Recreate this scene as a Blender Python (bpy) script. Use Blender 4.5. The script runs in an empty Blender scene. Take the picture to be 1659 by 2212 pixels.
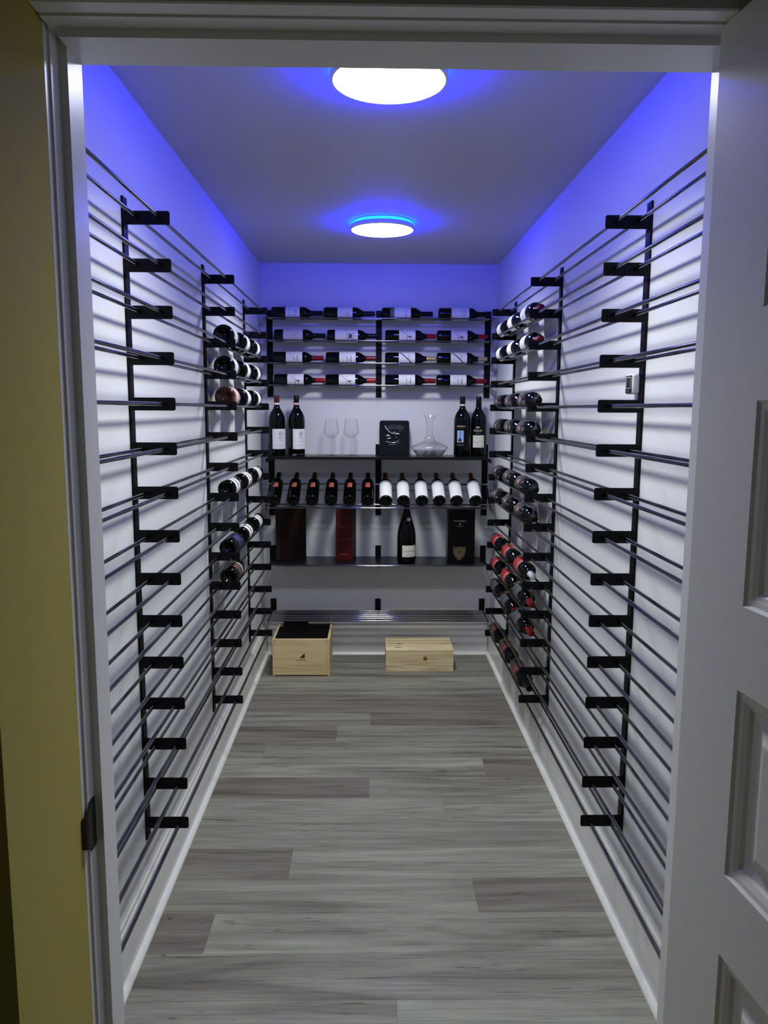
import bpy, bmesh, math, random
from mathutils import Vector, Matrix
random.seed(7)
SC = bpy.context.scene
COL = SC.collection
R = math.radians
# ------------------------------------------------------------------ camera
FPX, PITCH, YAW, ROLL, CX, CH = 1645.567, .13365, .01736, -.00475, -.04637, 1.56605
cd = bpy.data.cameras.new('camera'); cam = bpy.data.objects.new('camera', cd); COL.objects.link(cam)
cd.sensor_fit = 'HORIZONTAL'; cd.sensor_width = 36.0; cd.lens = 36.0 * FPX / 1659.0
cd.clip_start = .02; cd.clip_end = 50
_c, _s, _cp, _sp = math.cos(YAW), math.sin(YAW), math.cos(PITCH), math.sin(PITCH)
_R0 = Vector((_c, -_s, 0)); _F0 = Vector((_s, _c, 0)); _Z = Vector((0, 0, 1))
_fw = _F0 * _cp - _Z * _sp; _up = _F0 * _sp + _Z * _cp
_r = _R0 * math.cos(ROLL) - _up * math.sin(ROLL); _u = _R0 * math.sin(ROLL) + _up * math.cos(ROLL)
cam.matrix_world = Matrix(((_r.x, _u.x, -_fw.x, CX), (_r.y, _u.y, -_fw.y, 0), (_r.z, _u.z, -_fw.z, CH), (0, 0, 0, 1)))
SC.camera = cam
# ------------------------------------------------------------------ world, exposure, light levels
wd = bpy.data.worlds.new('world'); SC.world = wd; wd.use_nodes = True
wd.node_tree.nodes['Background'].inputs[0].default_value = (1.0, .93, .78, 1)   # dim warm hall around the camera
wd.node_tree.nodes['Background'].inputs[1].default_value = .03
SC.view_settings.view_transform = 'Standard'; SC.view_settings.look = 'None'
SC.view_settings.exposure = 0.0; SC.view_settings.gamma = 1.0; SC.view_settings.use_curve_mapping = False
cy = SC.cycles; cy.max_bounces = 8; cy.diffuse_bounces = 4; cy.glossy_bounces = 3; cy.transmission_bounces = 6; cy.transparent_max_bounces = 12
cy.caustics_reflective = False; cy.caustics_refractive = False; cy.adaptive_threshold = .02
WHITE_LAMP, BLUE_LAMP, LAMP_W = 13.0, (.04, .85, 365.0), 16.0
# ------------------------------------------------------------------ main dimensions (metres)
W, D, H = .724, 4.765, 2.44          # half width, back wall, ceiling
YF, YH = 1.12, 1.03                  # cellar face and hall face of the door wall
ROD_IN, ROD_OUT, ROD_R = .0445, .1055, .005
POSTS = (1.177, 2.160, 3.142, 4.125)
Z0, DZ = 2.0775, .12478              # rods of the top row on the side racks, row spacing
BZ = (2.106, 1.974, 1.842, 1.710)    # rods of the four bottle rows on the back rack
def zrow(i): return Z0 - (i - 1) * DZ

# ------------------------------------------------------------------ materials
MATS = {}
def nodes(m): return m.node_tree.nodes, m.node_tree.links
def pmat(name, col, rough=.5, metal=0.0, spec=.5, bump=0.0, bscale=60.0, var=0.0, coat=0.0):
    m = bpy.data.materials.new(name); m.use_nodes = True
    n, l = nodes(m); b = n['Principled BSDF']
    b.inputs['Base Color'].default_value = (*col, 1); b.inputs['Roughness'].default_value = rough
    b.inputs['Metallic'].default_value = metal; b.inputs['Specular IOR Level'].default_value = spec
    b.inputs['Coat Weight'].default_value = coat
    tc = n.new('ShaderNodeTexCoord')
    if bump or var:
        t = n.new('ShaderNodeTexNoise'); t.inputs['Scale'].default_value = bscale; t.inputs['Detail'].default_value = 4
        l.new(tc.outputs['Object'], t.inputs['Vector'])
        if bump:
            bp = n.new('ShaderNodeBump'); bp.inputs['Strength'].default_value = bump; bp.inputs['Distance'].default_value = .002
            l.new(t.outputs['Fac'], bp.inputs['Height']); l.new(bp.outputs[0], b.inputs['Normal'])
        if var:
            mx = n.new('ShaderNodeMix'); mx.data_type = 'RGBA'
            mx.inputs[6].default_value = (*[c * (1 - var) for c in col], 1); mx.inputs[7].default_value = (*[min(1, c * (1 + var)) for c in col], 1)
            l.new(t.outputs['Fac'], mx.inputs[0]); l.new(mx.outputs[2], b.inputs['Base Color'])
    MATS[name] = m
    return m
def emat(name, col, strength):
    m = bpy.data.materials.new(name); m.use_nodes = True; n, l = nodes(m)
    n.remove(n['Principled BSDF']); e = n.new('ShaderNodeEmission')
    e.inputs[0].default_value = (*col, 1); e.inputs[1].default_value = strength
    l.new(e.outputs[0], n['Material Output'].inputs[0]); MATS[name] = m
    return m
pmat('wall_paint', (.69, .70, .705), .55, bump=.06, bscale=160, var=.012)
pmat('ceiling_paint', (.55, .555, .56), .7, bump=.05, bscale=120, var=.012)
pmat('trim_paint', (.84, .84, .81), .27, bump=.05, bscale=35, var=.01)
pmat('door_paint', (.82, .815, .745), .30, bump=.05, bscale=30, var=.012)
pmat('olive_paint', (.47, .40, .105), .95, spec=.05, bump=.06, bscale=170, var=.02)
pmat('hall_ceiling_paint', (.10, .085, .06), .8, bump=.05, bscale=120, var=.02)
pmat('black_metal', (.004, .004, .005), .50, spec=.14, bump=.03, bscale=400)
pmat('black_shelf', (.006, .006, .007), .30, spec=.25, bump=.02, bscale=300)
pmat('chrome', (.22, .22, .245), .08, metal=1.0, var=.02, bscale=30)
pmat('dark_glass', (.0012, .0016, .0016), .05, spec=.26, var=.2, bscale=20)
pmat('brown_glass', (.002, .0014, .0012), .05, spec=.26, var=.2, bscale=20)
pmat('black_print', (.015, .015, .016), .6, var=.1)
pmat('grey_print', (.30, .30, .31), .7, var=.1)
pmat('pale_print', (.58, .58, .57), .7, var=.05)
pmat('white_paper', (.80, .80, .79), .6, bump=.04, bscale=500, var=.03)
pmat('cream_paper', (.74, .71, .60), .65, bump=.04, bscale=500, var=.03)
pmat('grey_paper', (.045, .047, .050), .6, var=.1, bscale=80)
pmat('dark_paper', (.030, .028, .030), .45, var=.2, bscale=80)
pmat('pink_paper', (.75, .48, .44), .6, var=.04)
pmat('blue_paper', (.014, .017, .10), .5, var=.1)
pmat('red_paper', (.30, .014, .016), .5, var=.06, bscale=90)
pmat('brown_paper', (.085, .040, .028), .6, var=.2, bscale=120)
pmat('maroon_paper', (.10, .020, .022), .5, var=.2, bscale=120)
pmat('green_print', (.10, .16, .11), .6, var=.2)
pmat('sky_print', (.30, .45, .75), .5, var=.25, bscale=120)
pmat('pink_print', (.62, .30, .32), .6, var=.1)
pmat('red_print', (.55, .10, .10), .6, var=.1)
pmat('orange_print', (.36, .085, .055), .5, var=.2, bscale=150)
pmat('red_foil', (.19, .006, .009), .28, spec=.3, bump=.1, bscale=150)
pmat('bright_red_foil', (.34, .010, .013), .28, spec=.3, bump=.1, bscale=150)
pmat('dark_red_foil', (.085, .006, .008), .35, spec=.25, bump=.1, bscale=150)
pmat('black_foil', (.004, .004, .005), .35, spec=.2, bump=.1, bscale=150)
pmat('gold_foil', (.55, .42, .19), .38, metal=.4, bump=.1, bscale=150)
pmat('white_foil', (.66, .67, .70), .35, bump=.1, bscale=150)
pmat('silver', (.62, .62, .63), .25, metal=1.0, bump=.1, bscale=90)
pmat('white_plastic', (.78, .78, .78), .4, var=.01)
pmat('screen_glass', (.012, .013, .014), .12, var=.2)
pmat('tin_black', (.008, .009, .012), .28, spec=.25, bump=.02, bscale=200)
pmat('foam_black', (.003, .003, .003), .8, spec=.05, bump=.3, bscale=300)
pmat('box_black', (.0025, .0025, .003), .35, spec=.15, bump=.03, bscale=200)
pmat('box_brown', (.013, .004, .003), .45, spec=.2, bump=.05, bscale=150, var=.2)
pmat('box_red', (.060, .0045, .0045), .45, spec=.2, bump=.03, bscale=150, var=.08)
pmat('gold_print', (.16, .085, .03), .45, metal=.3, var=.1)
pmat('shield_print', (.10, .085, .035), .5, var=.25, bscale=120)
pmat('bronze_dark', (.018, .014, .012), .38, metal=.6, bump=.1, bscale=200)
emat('lamp_white', (.965, 1.0, .945), WHITE_LAMP)
emat('lamp_blue', BLUE_LAMP, 1.0)
def thin_glass(name, tint, edge):
    m = bpy.data.materials.new(name); m.use_nodes = True; n, l = nodes(m); n.remove(n['Principled BSDF'])
    tr = n.new('ShaderNodeBsdfTransparent'); gl = n.new('ShaderNodeBsdfGlossy'); gl.inputs['Roughness'].default_value = .02
    lw = n.new('ShaderNodeLayerWeight'); lw.inputs[0].default_value = .5
    def pw(e, lo, hi):
        p = n.new('ShaderNodeMath'); p.operation = 'POWER'; p.inputs[1].default_value = e; l.new(lw.outputs['Facing'], p.inputs[0])
        r = n.new('ShaderNodeMapRange'); r.inputs[3].default_value = lo; r.inputs[4].default_value = hi; l.new(p.outputs[0], r.inputs[0]); return r.outputs[0]
    mx = n.new('ShaderNodeMix'); mx.data_type = 'RGBA'; mx.inputs[6].default_value = (*tint, 1); mx.inputs[7].default_value = (*edge, 1)
    l.new(pw(3, 0, 1), mx.inputs[0]); l.new(mx.outputs[2], tr.inputs[0])
    ms = n.new('ShaderNodeMixShader'); l.new(pw(5, .05, .9), ms.inputs[0]); l.new(tr.outputs[0], ms.inputs[1]); l.new(gl.outputs[0], ms.inputs[2])
    l.new(ms.outputs[0], n['Material Output'].inputs[0]); MATS[name] = m
thin_glass('clear_glass', (.985, .987, .99), (.42, .44, .48))
thin_glass('refraction_tint', (.72, .73, .75), (.30, .31, .33))  # clear glass tinted grey, standing in for the dark shelf refracted through it
def rose_glass():
    m = pmat('rose_glass', (.52, .18, .09), .04); b = m.node_tree.nodes['Principled BSDF']
    b.inputs['Transmission Weight'].default_value = .92; b.inputs['IOR'].default_value = 1.40
rose_glass()
def wood(name, a, b_, scale, knots=(), axis=0, rings=None):
    """pale timber: stretched grain along one axis, and knots of the board at given object coordinates"""
    m = bpy.data.materials.new(name); m.use_nodes = True; n, l = nodes(m); p = n['Principled BSDF']; p.inputs['Roughness'].default_value = .55
    tc = n.new('ShaderNodeTexCoord'); mp = n.new('ShaderNodeMapping')
    sc = [scale * 16] * 3; sc[axis] = scale; mp.inputs['Scale'].default_value = sc
    l.new(tc.outputs['Object'], mp.inputs[0])
    no = n.new('ShaderNodeTexNoise'); no.inputs['Scale'].default_value = 1.0; no.inputs['Detail'].default_value = 6; no.inputs['Distortion'].default_value = .7
    l.new(mp.outputs[0], no.inputs['Vector'])
    cr = n.new('ShaderNodeValToRGB'); cr.color_ramp.elements[0].position = .34; cr.color_ramp.elements[1].position = .56
    cr.color_ramp.elements[0].color = (*b_, 1); cr.color_ramp.elements[1].color = (*a, 1)
    l.new(no.outputs['Fac'], cr.inputs[0]); out = cr.outputs[0]
    for (kx, ky, kz, r, kc, sy) in knots:
        sb = n.new('ShaderNodeVectorMath'); sb.operation = 'SUBTRACT'; sb.inputs[1].default_value = (kx, ky, kz); l.new(tc.outputs['Object'], sb.inputs[0])
        ml = n.new('ShaderNodeVectorMath'); ml.operation = 'MULTIPLY'; ml.inputs[1].default_value = (1, sy, sy); l.new(sb.outputs[0], ml.inputs[0])
        ln = n.new('ShaderNodeVectorMath'); ln.operation = 'LENGTH'; l.new(ml.outputs[0], ln.inputs[0])
        mr = n.new('ShaderNodeMapRange'); mr.inputs[1].default_value = r * .75; mr.inputs[2].default_value = r * 1.3; mr.inputs[3].default_value = 1; mr.inputs[4].default_value = 0
        l.new(ln.outputs['Value'], mr.inputs[0])
        mx = n.new('ShaderNodeMix'); mx.data_type = 'RGBA'; mx.inputs[7].default_value = (*kc, 1)
        l.new(mr.outputs[0], mx.inputs[0]); l.new(out, mx.inputs[6]); out = mx.outputs[2]
    l.new(out, p.inputs['Base Color']); MATS[name] = m
    return m
def plank_mat():
    m = bpy.data.materials.new('grey_vinyl_plank'); m.use_nodes = True; n, l = nodes(m); p = n['Principled BSDF']
    p.inputs['Roughness'].default_value = .50; p.inputs['Specular IOR Level'].default_value = .3
    tc = n.new('ShaderNodeTexCoord'); oi = n.new('ShaderNodeObjectInfo')
    mu = n.new('ShaderNodeVectorMath'); mu.operation = 'SCALE'; mu.inputs[0].default_value = (37, 91, 53); l.new(oi.outputs['Random'], mu.inputs['Scale'])
    ad = n.new('ShaderNodeVectorMath'); ad.operation = 'ADD'; l.new(tc.outputs['Object'], ad.inputs[0]); l.new(mu.outputs[0], ad.inputs[1])
    def noise(sx, sy, detail, dist, rough=.55):
        mp = n.new('ShaderNodeMapping'); mp.inputs['Scale'].default_value = (sx, sy, 1); l.new(ad.outputs[0], mp.inputs[0])
        t = n.new('ShaderNodeTexNoise'); t.inputs['Scale'].default_value = 1; t.inputs['Detail'].default_value = detail
        t.inputs['Distortion'].default_value = dist; t.inputs['Roughness'].default_value = rough
        l.new(mp.outputs[0], t.inputs['Vector']); return t.outputs['Fac']
    def ramp(src, *st):
        r = n.new('ShaderNodeValToRGB'); e = r.color_ramp.elements
        while len(e) < len(st): e.new(.5)
        for k, (ps, v) in enumerate(st): e[k].position = ps; e[k].color = (v, v, v, 1) if isinstance(v, float) else (*v, 1)
        l.new(src, r.inputs[0]); return r.outputs[0]
    def mul(a, b):
        x = n.new('ShaderNodeMix'); x.data_type = 'RGBA'; x.blend_type = 'MULTIPLY'; x.inputs[0].default_value = 1
        l.new(a, x.inputs[6]); l.new(b, x.inputs[7]); return x.outputs[2]
    broad = ramp(noise(.8, 11, 5, 1.3, .55), (.30, (.52, .475, .465)), (.44, (.84, .80, .785)), (.56, (1.06, 1.065, 1.04)), (.72, (1.32, 1.34, 1.30)))
    fine = ramp(noise(4, 110, 5, .4, .75), (.28, .62), (.50, 1.0), (.72, 1.24))
    crack = ramp(noise(.9, 20, 5, 3.0, .65), (.335, .42), (.385, 1.0))
    knot = ramp(noise(5, 22, 4, 3.4, .65), (.270, .30), (.340, 1.0))
    pale = ramp(noise(2.2, 60, 3, 1.2), (.62, 1.0), (.74, 1.22))
    out = mul(mul(mul(mul(mul(oi.outputs['Color'], broad), fine), crack), knot), pale)
    l.new(out, p.inputs['Base Color'])
    bp = n.new('ShaderNodeBump'); bp.inputs['Strength'].default_value = .12; bp.inputs['Distance'].default_value = .001
    l.new(noise(5, 190, 4, .3, .7), bp.inputs['Height']); l.new(bp.outputs[0], p.inputs['Normal'])
    MATS['plank'] = m
plank_mat()

# ------------------------------------------------------------------ mesh helpers
class MB:
    """collects vertices and faces; build() links them as one mesh object"""
    def __init__(s): s.v = []; s.f = []; s.m = []; s.sm = []; s.names = []
    def mi(s, mat):
        if mat not in s.names: s.names.append(mat)
        return s.names.index(mat)
    def add(s, vs, fs, mat, smooth=False, M=None):
        o = len(s.v); k = s.mi(mat)
        s.v += [tuple(M @ Vector(p)) if M else tuple(p) for p in vs]
        for f in fs: s.f.append(tuple(i + o for i in f)); s.m.append(k); s.sm.append(smooth)
        return s
    def box(s, x0, x1, y0, y1, z0, z1, mat, M=None, bev=0.0):
        if bev <= 0:
            vs = [(x, y, z) for z in (z0, z1) for y in (y0, y1) for x in (x0, x1)]
            fs = [(0, 2, 3, 1), (4, 5, 7, 6), (0, 1, 5, 4), (2, 6, 7, 3), (0, 4, 6, 2), (1, 3, 7, 5)]
            return s.add(vs, fs, mat, False, M)
        bm = bmesh.new(); bmesh.ops.create_cube(bm, size=1)
        for v in bm.verts: v.co = ((x0 + x1) / 2 + v.co.x * (x1 - x0), (y0 + y1) / 2 + v.co.y * (y1 - y0), (z0 + z1) / 2 + v.co.z * (z1 - z0))
        bmesh.ops.bevel(bm, geom=bm.edges[:], offset=bev, segments=1, affect='EDGES')
        bm.verts.index_update()
        s.add([tuple(v.co) for v in bm.verts], [tuple(v.index for v in f.verts) for f in bm.faces], mat, False, M); bm.free()
        return s
    def prism(s, poly, axis, a, b, mat, M=None):
        """poly: 2-D outline (the two other axes in order), extruded along axis from a to b"""
        n = len(poly)
        def P(p, t): return (t, p[0], p[1]) if axis == 0 else ((p[0], t, p[1]) if axis == 1 else (p[0], p[1], t))
        vs = [P(p, a) for p in poly] + [P(p, b) for p in poly]
        fs = [tuple(range(n))[::-1], tuple(range(n, 2 * n))] + [(i, (i + 1) % n, n + (i + 1) % n, n + i) for i in range(n)]
        return s.add(vs, fs, mat, False, M)
    def lathe(s, prof, mat, n=24, smooth=True, M=None):
        vs = []; rows = []
        for r, z in prof:
            if r < 1e-6: rows.append([len(vs)]); vs.append((0, 0, z))
            else:
                rows.append(list(range(len(vs), len(vs) + n)))
                vs += [(r * math.cos(2 * math.pi * i / n), r * math.sin(2 * math.pi * i / n), z) for i in range(n)]
        fs = []
        for a, b in zip(rows, rows[1:]):
            if len(a) == 1 and len(b) == 1: continue
            for i in range(n):
                j = (i + 1) % n
                if len(a) == 1: fs.append((a[0], b[j], b[i]))
                elif len(b) == 1: fs.append((a[i], a[j], b[0]))
                else: fs.append((a[i], a[j], b[j], b[i]))
        return s.add(vs, fs, mat, smooth, M)
    def tube(s, pts, r, mat, n=10, cap=True, smooth=True, M=None):
        pts = [Vector(p) for p in pts]; vs = []; fs = []
        rr = r if isinstance(r, (list, tuple)) else [r] * len(pts)
        for k, p in enumerate(pts):
            t = (pts[min(k + 1, len(pts) - 1)] - pts[max(k - 1, 0)]).normalized()
            a = t.orthogonal().normalized() if abs(t.z) > .9 else t.cross(Vector((0, 0, 1))).normalized()
            b = t.cross(a)
            for i in range(n):
                w = 2 * math.pi * i / n; vs.append(tuple(p + (a * math.cos(w) + b * math.sin(w)) * rr[k]))
        for k in range(len(pts) - 1):
            for i in range(n):
                j = (i + 1) % n; fs.append((k * n + i, k * n + j, (k + 1) * n + j, (k + 1) * n + i))
        s.add(vs, fs, mat, smooth, M)
        if cap:
            o = len(vs); s.add(vs[:n], [tuple(range(n))[::-1]], mat, False, M); s.add(vs[-n:], [tuple(range(n))], mat, False, M)
        return s
    def mesh(s, name):
        me = bpy.data.meshes.new(name); me.from_pydata(s.v, [], s.f)
        for nm in s.names: me.materials.append(MATS[nm])
        me.polygons.foreach_set('material_index', s.m); me.polygons.foreach_set('use_smooth', s.sm)
        me.update(); return me
    def build(s, name, parent=None, loc=None):
        return link(name, s.mesh(name), parent, loc)
def link(name, data, parent=None, loc=None):
    o = bpy.data.objects.new(name, data); COL.objects.link(o)
    if parent: o.parent = parent
    if loc is not None: o.location = loc
    return o
def tag(o, label, cat, group=None):
    n = len(label.split()); assert 4 <= n <= 16, (n, label)
    o['label'] = label; o['category'] = cat
    if group: o['group'] = group
    return o
def struct(o, label=None):
    o['kind'] = 'structure'
    if label: o['label'] = label
    return o
def thing(name, label, cat, loc, group=None, M=None):
    o = link(name, None); o.empty_display_size = .05
    if M is not None: o.matrix_world = M
    else: o.location = loc
    return tag(o, label, cat, group)
def copy_tree(o, parent=None):
    c = o.copy(); COL.objects.link(c); c.parent = parent
    for ch in [x for x in o.children]: copy_tree(ch, c)
    return c
def frame(loc, xl, zl):
    """matrix whose local x and z axes point along xl and zl"""
    z = Vector(zl).normalized(); x = Vector(xl); x = (x - z * x.dot(z)).normalized(); y = z.cross(x); p = Vector(loc)
    return Matrix(((x.x, y.x, z.x, p.x), (x.y, y.y, z.y, p.y), (x.z, y.z, z.z, p.z), (0, 0, 0, 1)))
_TX = {}
def text2d(s, size):
    """flat lettering as 2-D vertices and faces, centred on the origin"""
    if s not in _TX:
        cu = bpy.data.curves.new('t', 'FONT'); cu.body = s; cu.resolution_u = 2; cu.align_x = 'CENTER'; cu.align_y = 'CENTER'
        ob = bpy.data.objects.new('t', cu); COL.objects.link(ob)
        me = bpy.data.meshes.new_from_object(ob.evaluated_get(bpy.context.evaluated_depsgraph_get()))
        _TX[s] = ([(v.co.x, v.co.y) for v in me.vertices], [tuple(p.vertices) for p in me.polygons])
        bpy.data.objects.remove(ob); bpy.data.curves.remove(cu); bpy.data.meshes.remove(me)
    vs, fs = _TX[s]
    return [(x * size, y * size) for x, y in vs], fs

# ------------------------------------------------------------------ the room
def slab(name, x0, x1, y0, y1, z0, z1, mat, label=None):
    return struct(MB().box(x0, x1, y0, y1, z0, z1, mat).build(name), label)
slab('wall_left', -W - .1, -W, YF - .09, D + .1, -.02, H + .1, 'wall_paint', 'white painted cellar wall behind the left rack')
slab('wall_right', W, W + .1, YF - .09, D + .1, -.02, H + .1, 'wall_paint', 'white painted cellar wall behind the right rack')
slab('wall_back', -W, W, D, D + .1, -.02, H + .1, 'wall_paint', 'white painted end wall of the cellar')
slab('ceiling', -W, W, YF - .09, D, H, H + .1, 'ceiling_paint', 'white cellar ceiling washed with blue light')
OX0, OX1, OZ = -.4430, .4245, 2.031       # faces of the door stops, underside of the head stop
SL, SH = 1.068, 1.041                      # where the side stops and the head stop begin
ST = .011
# door wall around the opening
fw = MB(); jx0, jx1, jz = OX0 - ST - .02, OX1 + ST + .02, OZ + ST + .02
fw.box(-W, jx0, YH, YF, -.02, H, 'wall_paint'); fw.box(jx1, W, YH, YF, -.02, H, 'wall_paint'); fw.box(jx0, jx1, YH, YF, jz, H, 'wall_paint')
struct(fw.build('wall_front'), 'wall around the cellar doorway')
# jamb and stops
jb = MB(); jy0 = 1.0406
jb.box(jx0, OX0 - ST, jy0, YF, 0, jz, 'trim_paint'); jb.box(OX1 + ST, jx1, jy0, YF, 0, jz, 'trim_paint'); jb.box(OX0 - ST, OX1 + ST, 1.012, YF, OZ + ST, jz, 'trim_paint')
jamb = struct(jb.build('trim_1'), 'white door jamb lining the cellar doorway')
MB().box(OX0 - ST, OX0, SL, YF, 0, OZ + ST, 'trim_paint').build('door_stop', jamb)
MB().box(OX1, OX1 + ST, SL, YF, 0, OZ + ST, 'trim_paint').build('door_stop', jamb)
MB().box(OX0, OX1, SH, YF, OZ, OZ + ST, 'trim_paint').build('door_stop', jamb)
# casing on the hall side
cl = MB(); cx0, cx1 = OX0 - ST - .003, OX1 + ST + .003
cl.box(cx0 - .057, cx0, 1.027, jy0, 0, OZ + ST + .003, 'trim_paint', bev=.001)
struct(cl.build('trim_2'), 'white casing on the left side of the doorway')
cl = MB().box(cx1, cx1 + .057, 1.027, jy0, 0, OZ + ST + .003, 'trim_paint', bev=.002)
struct(cl.build('trim_3'), 'white casing behind the open door')
cl = MB().box(-.4568, cx1 + .057, .9826, 1.0121, OZ + ST + .0025, OZ + ST + .064, 'trim_paint', bev=.002)
cl.box(-.4568, cx1 + .057, 1.0121, YH - .0002, OZ + ST + .02, OZ + ST + .064, 'trim_paint')
struct(cl.build('trim_4'), 'white casing across the head of the doorway')
# strike plate on the left jamb
sp = MB(); sx = OX0 - ST
sp.box(sx, sx + .0018, 1.043, 1.064, .925, 1.000, 'bronze_dark')
n_ = 8; lip = []
for i in range(n_ + 1):
    t = i / n_; lip.append((1.043 - .030 * t, sx + .0009 + .010 * math.sin(t * 1.2) - .022 * t * t))
for (ya, xa), (yb, xb) in zip(lip, lip[1:]):
    w0 = .031 * math.cos((1.043 - ya) / .030 * 1.05); w1 = .031 * math.cos((1.043 - yb) / .030 * 1.05)
    sp.add([(xa, ya, .9625 - w0), (xb, yb, .9625 - w1), (xb, yb, .9625 + w1), (xa, ya, .9625 + w0),
            (xa + .0016, ya, .9625 - w0), (xb + .0016, yb, .9625 - w1), (xb + .0016, yb, .9625 + w1), (xa + .0016, ya, .9625 + w0)],
           [(0, 1, 2, 3), (7, 6, 5, 4), (0, 4, 5, 1), (3, 2, 6, 7)], 'bronze_dark')
sp.build('strike_plate', jamb)['label'] = 'dark bronze strike plate'
# hall side: the olive reveal left of the door, walls and ceiling of the unlit hall
slab('wall_hall_left', -1.30, -.457, .813, 1.0268, -.02, H, 'olive_paint', 'olive painted wall corner left of the doorway')
slab('wall_hall_right', .515, 1.30, .99, 1.0268, -.02, H, 'olive_paint', 'olive painted hall wall behind the open door')
slab('wall_hall_top', -.457, .515, .99, 1.0298, 2.105, H, 'olive_paint', 'olive painted hall wall above the doorway')
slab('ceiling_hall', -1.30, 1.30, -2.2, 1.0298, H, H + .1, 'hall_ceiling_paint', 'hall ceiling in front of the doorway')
# floor: sub floor with planks
fl = struct(MB().box(-1.30, 1.30, -2.2, YF - .09, -.03, -.0055, 'grey_print').box(-W, W, YF - .09, D, -.03, -.0055, 'grey_print').build('floor'), 'grey wood look plank floor')
PW = .178; LIGHT, MID, DARK = (.208, .210, .172, 1), (.182, .178, .147, 1), (.137, .125, .105, 1)
joints = {8: (-.047,), 7: (-.21,), 6: (-.532,), 5: (.459,), 4: (-.051,), 3: (.245,), 1: (-.322,), 0: (.297,), -1: (-.53,), -3: (.026,)}
darkset = {(7, 0): DARK, (5, 1): DARK, (4, 0): DARK, (1, 0): DARK, (0, 1): DARK, (-1, 0): DARK, (8, 1): DARK, (4, 1): MID, (3, 0): MID, (0, 0): MID, (-2, 0): MID, (9, 0): DARK, (6, 0): MID}
k0 = math.floor((-2.2 - 2.203) / PW); k1 = math.ceil((D - 2.203) / PW)
for k in range(k0, k1):
    ya, yb = max(-2.2, 2.203 + k * PW), min(D - .002, 2.203 + (k + 1) * PW)
    w_ = 1.30 if yb < YF - .1 else W
    cuts = [-w_ + .001] + list(joints.get(k, (random.uniform(-.5, .5),) if k < -4 else ())) + [w_ - .001]
    for q, (xa, xb) in enumerate(zip(cuts, cuts[1:])):
        xm, ym = (xa + xb) / 2, (ya + yb) / 2; g = .0001
        p = MB().box(xa - xm + g, xb - xm - g, ya - ym + g, yb - ym - g, -.0055, 0, 'plank', bev=.0003).build('plank', fl, (xm, ym, 0))
        p.color = darkset.get((k, q), random.choice((LIGHT, LIGHT, MID)))
# baseboards with a rounded shoe at the floor
def baseboard(name, axis, sgn, a, b, wallc, label):
    prof = [(0, 0), (.012, 0), (.012, .150), (.0165, .155), (.0165, .163), (.0125, .168), (.0125, .180), (.008, .187), (.005, .196), (0, .196)]
    shoe = [(.012, 0)] + [(.012 + .017 * math.cos(t * math.pi / 10), .017 * math.sin(t * math.pi / 10)) for t in range(6)]
    def mk(pts):
        q = [(wallc + sgn * x, z) for x, z in pts]
        m = MB().prism(q if axis == 1 else q, axis, a, b, 'trim_paint'); return m
    o = struct(mk(prof).build(name), label); mk(shoe).build('shoe_molding', o)
    return o
baseboard('baseboard_left', 1, 1, YF, D, -W, 'white baseboard along the left cellar wall')
baseboard('baseboard_right', 1, -1, YF, D, W, 'white baseboard along the right cellar wall')
baseboard('baseboard_back', 0, -1, -W + .017, W - .017, D, 'white baseboard along the end wall')

# ------------------------------------------------------------------ the open door
def make_door():
    Lw, Lh, T = .86, 2.031, .035; z0 = .012
    a = R(6.0); d = Vector((math.sin(a), -math.cos(a), 0)); nrm = Vector((-math.cos(a), -math.sin(a), 0))
    # local x along the leaf from the hinge edge, local y out of the visible face, local z up
    M = Matrix(((d.x, nrm.x, 0, .392), (d.y, nrm.y, 0, 1.02), (0, 0, 1, z0), (0, 0, 0, 1)))
    rows = [(1.933, 1.685), (1.579, 1.331), (1.226, .980), (.870, .624), (.520, .270)]
    s0, s1 = .127, Lw - .127
    m = MB(); m.box(0, s0, -T, 0, 0, Lh, 'door_paint'); m.box(s1, Lw, -T, 0, 0, Lh, 'door_paint')
    zs = [Lh] + [z - z0 for r in rows for z in r] + [0]
    for k in range(0, len(zs), 2): m.box(s0, s1, -T, 0, zs[k + 1], zs[k], 'door_paint')
    dr = m.build('door_1'); dr.matrix_world = M; struct(dr, 'white five panel door standing open at the right')
    prof = [(0, 0), (.004, .0035), (.010, .0045), (.017, .0075), (.021, .0115), (.031, .0135), (.036, .0130), (.050, .0045), (.054, .0040)]
    for (zt, zb) in rows:
        zt -= z0; zb -= z0; pm = MB()
        for side in (1, -1):
            vs = []; fs = []
            for (i, dp) in prof:
                y = -dp if side == 1 else -T + dp
                vs += [(s0 + i, y, zb + i), (s1 - i, y, zb + i), (s1 - i, y, zt - i), (s0 + i, y, zt - i)]
            for k in range(len(prof) - 1):
                for c in range(4):
                    e = (c + 1) % 4; f = (k * 4 + c, k * 4 + e, (k + 1) * 4 + e, (k + 1) * 4 + c); fs.append(f if side == 1 else f[::-1])
            k = (len(prof) - 1) * 4; f = (k, k + 1, k + 2, k + 3); fs.append(f if side == 1 else f[::-1])
            pm.add(vs, fs, 'door_paint', False)
        pm.build('panel', dr)
    for z in (.22, 1.0, 1.80):
        h = MB().tube([(-.002, -T - .004, z - .045), (-.002, -T - .004, z + .045)], .006, 'bronze_dark', n=10).box(-.0015, 0, -T, -.006, z - .044, z + .044, 'bronze_dark')
        h.build('hinge', dr)
make_door()

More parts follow.
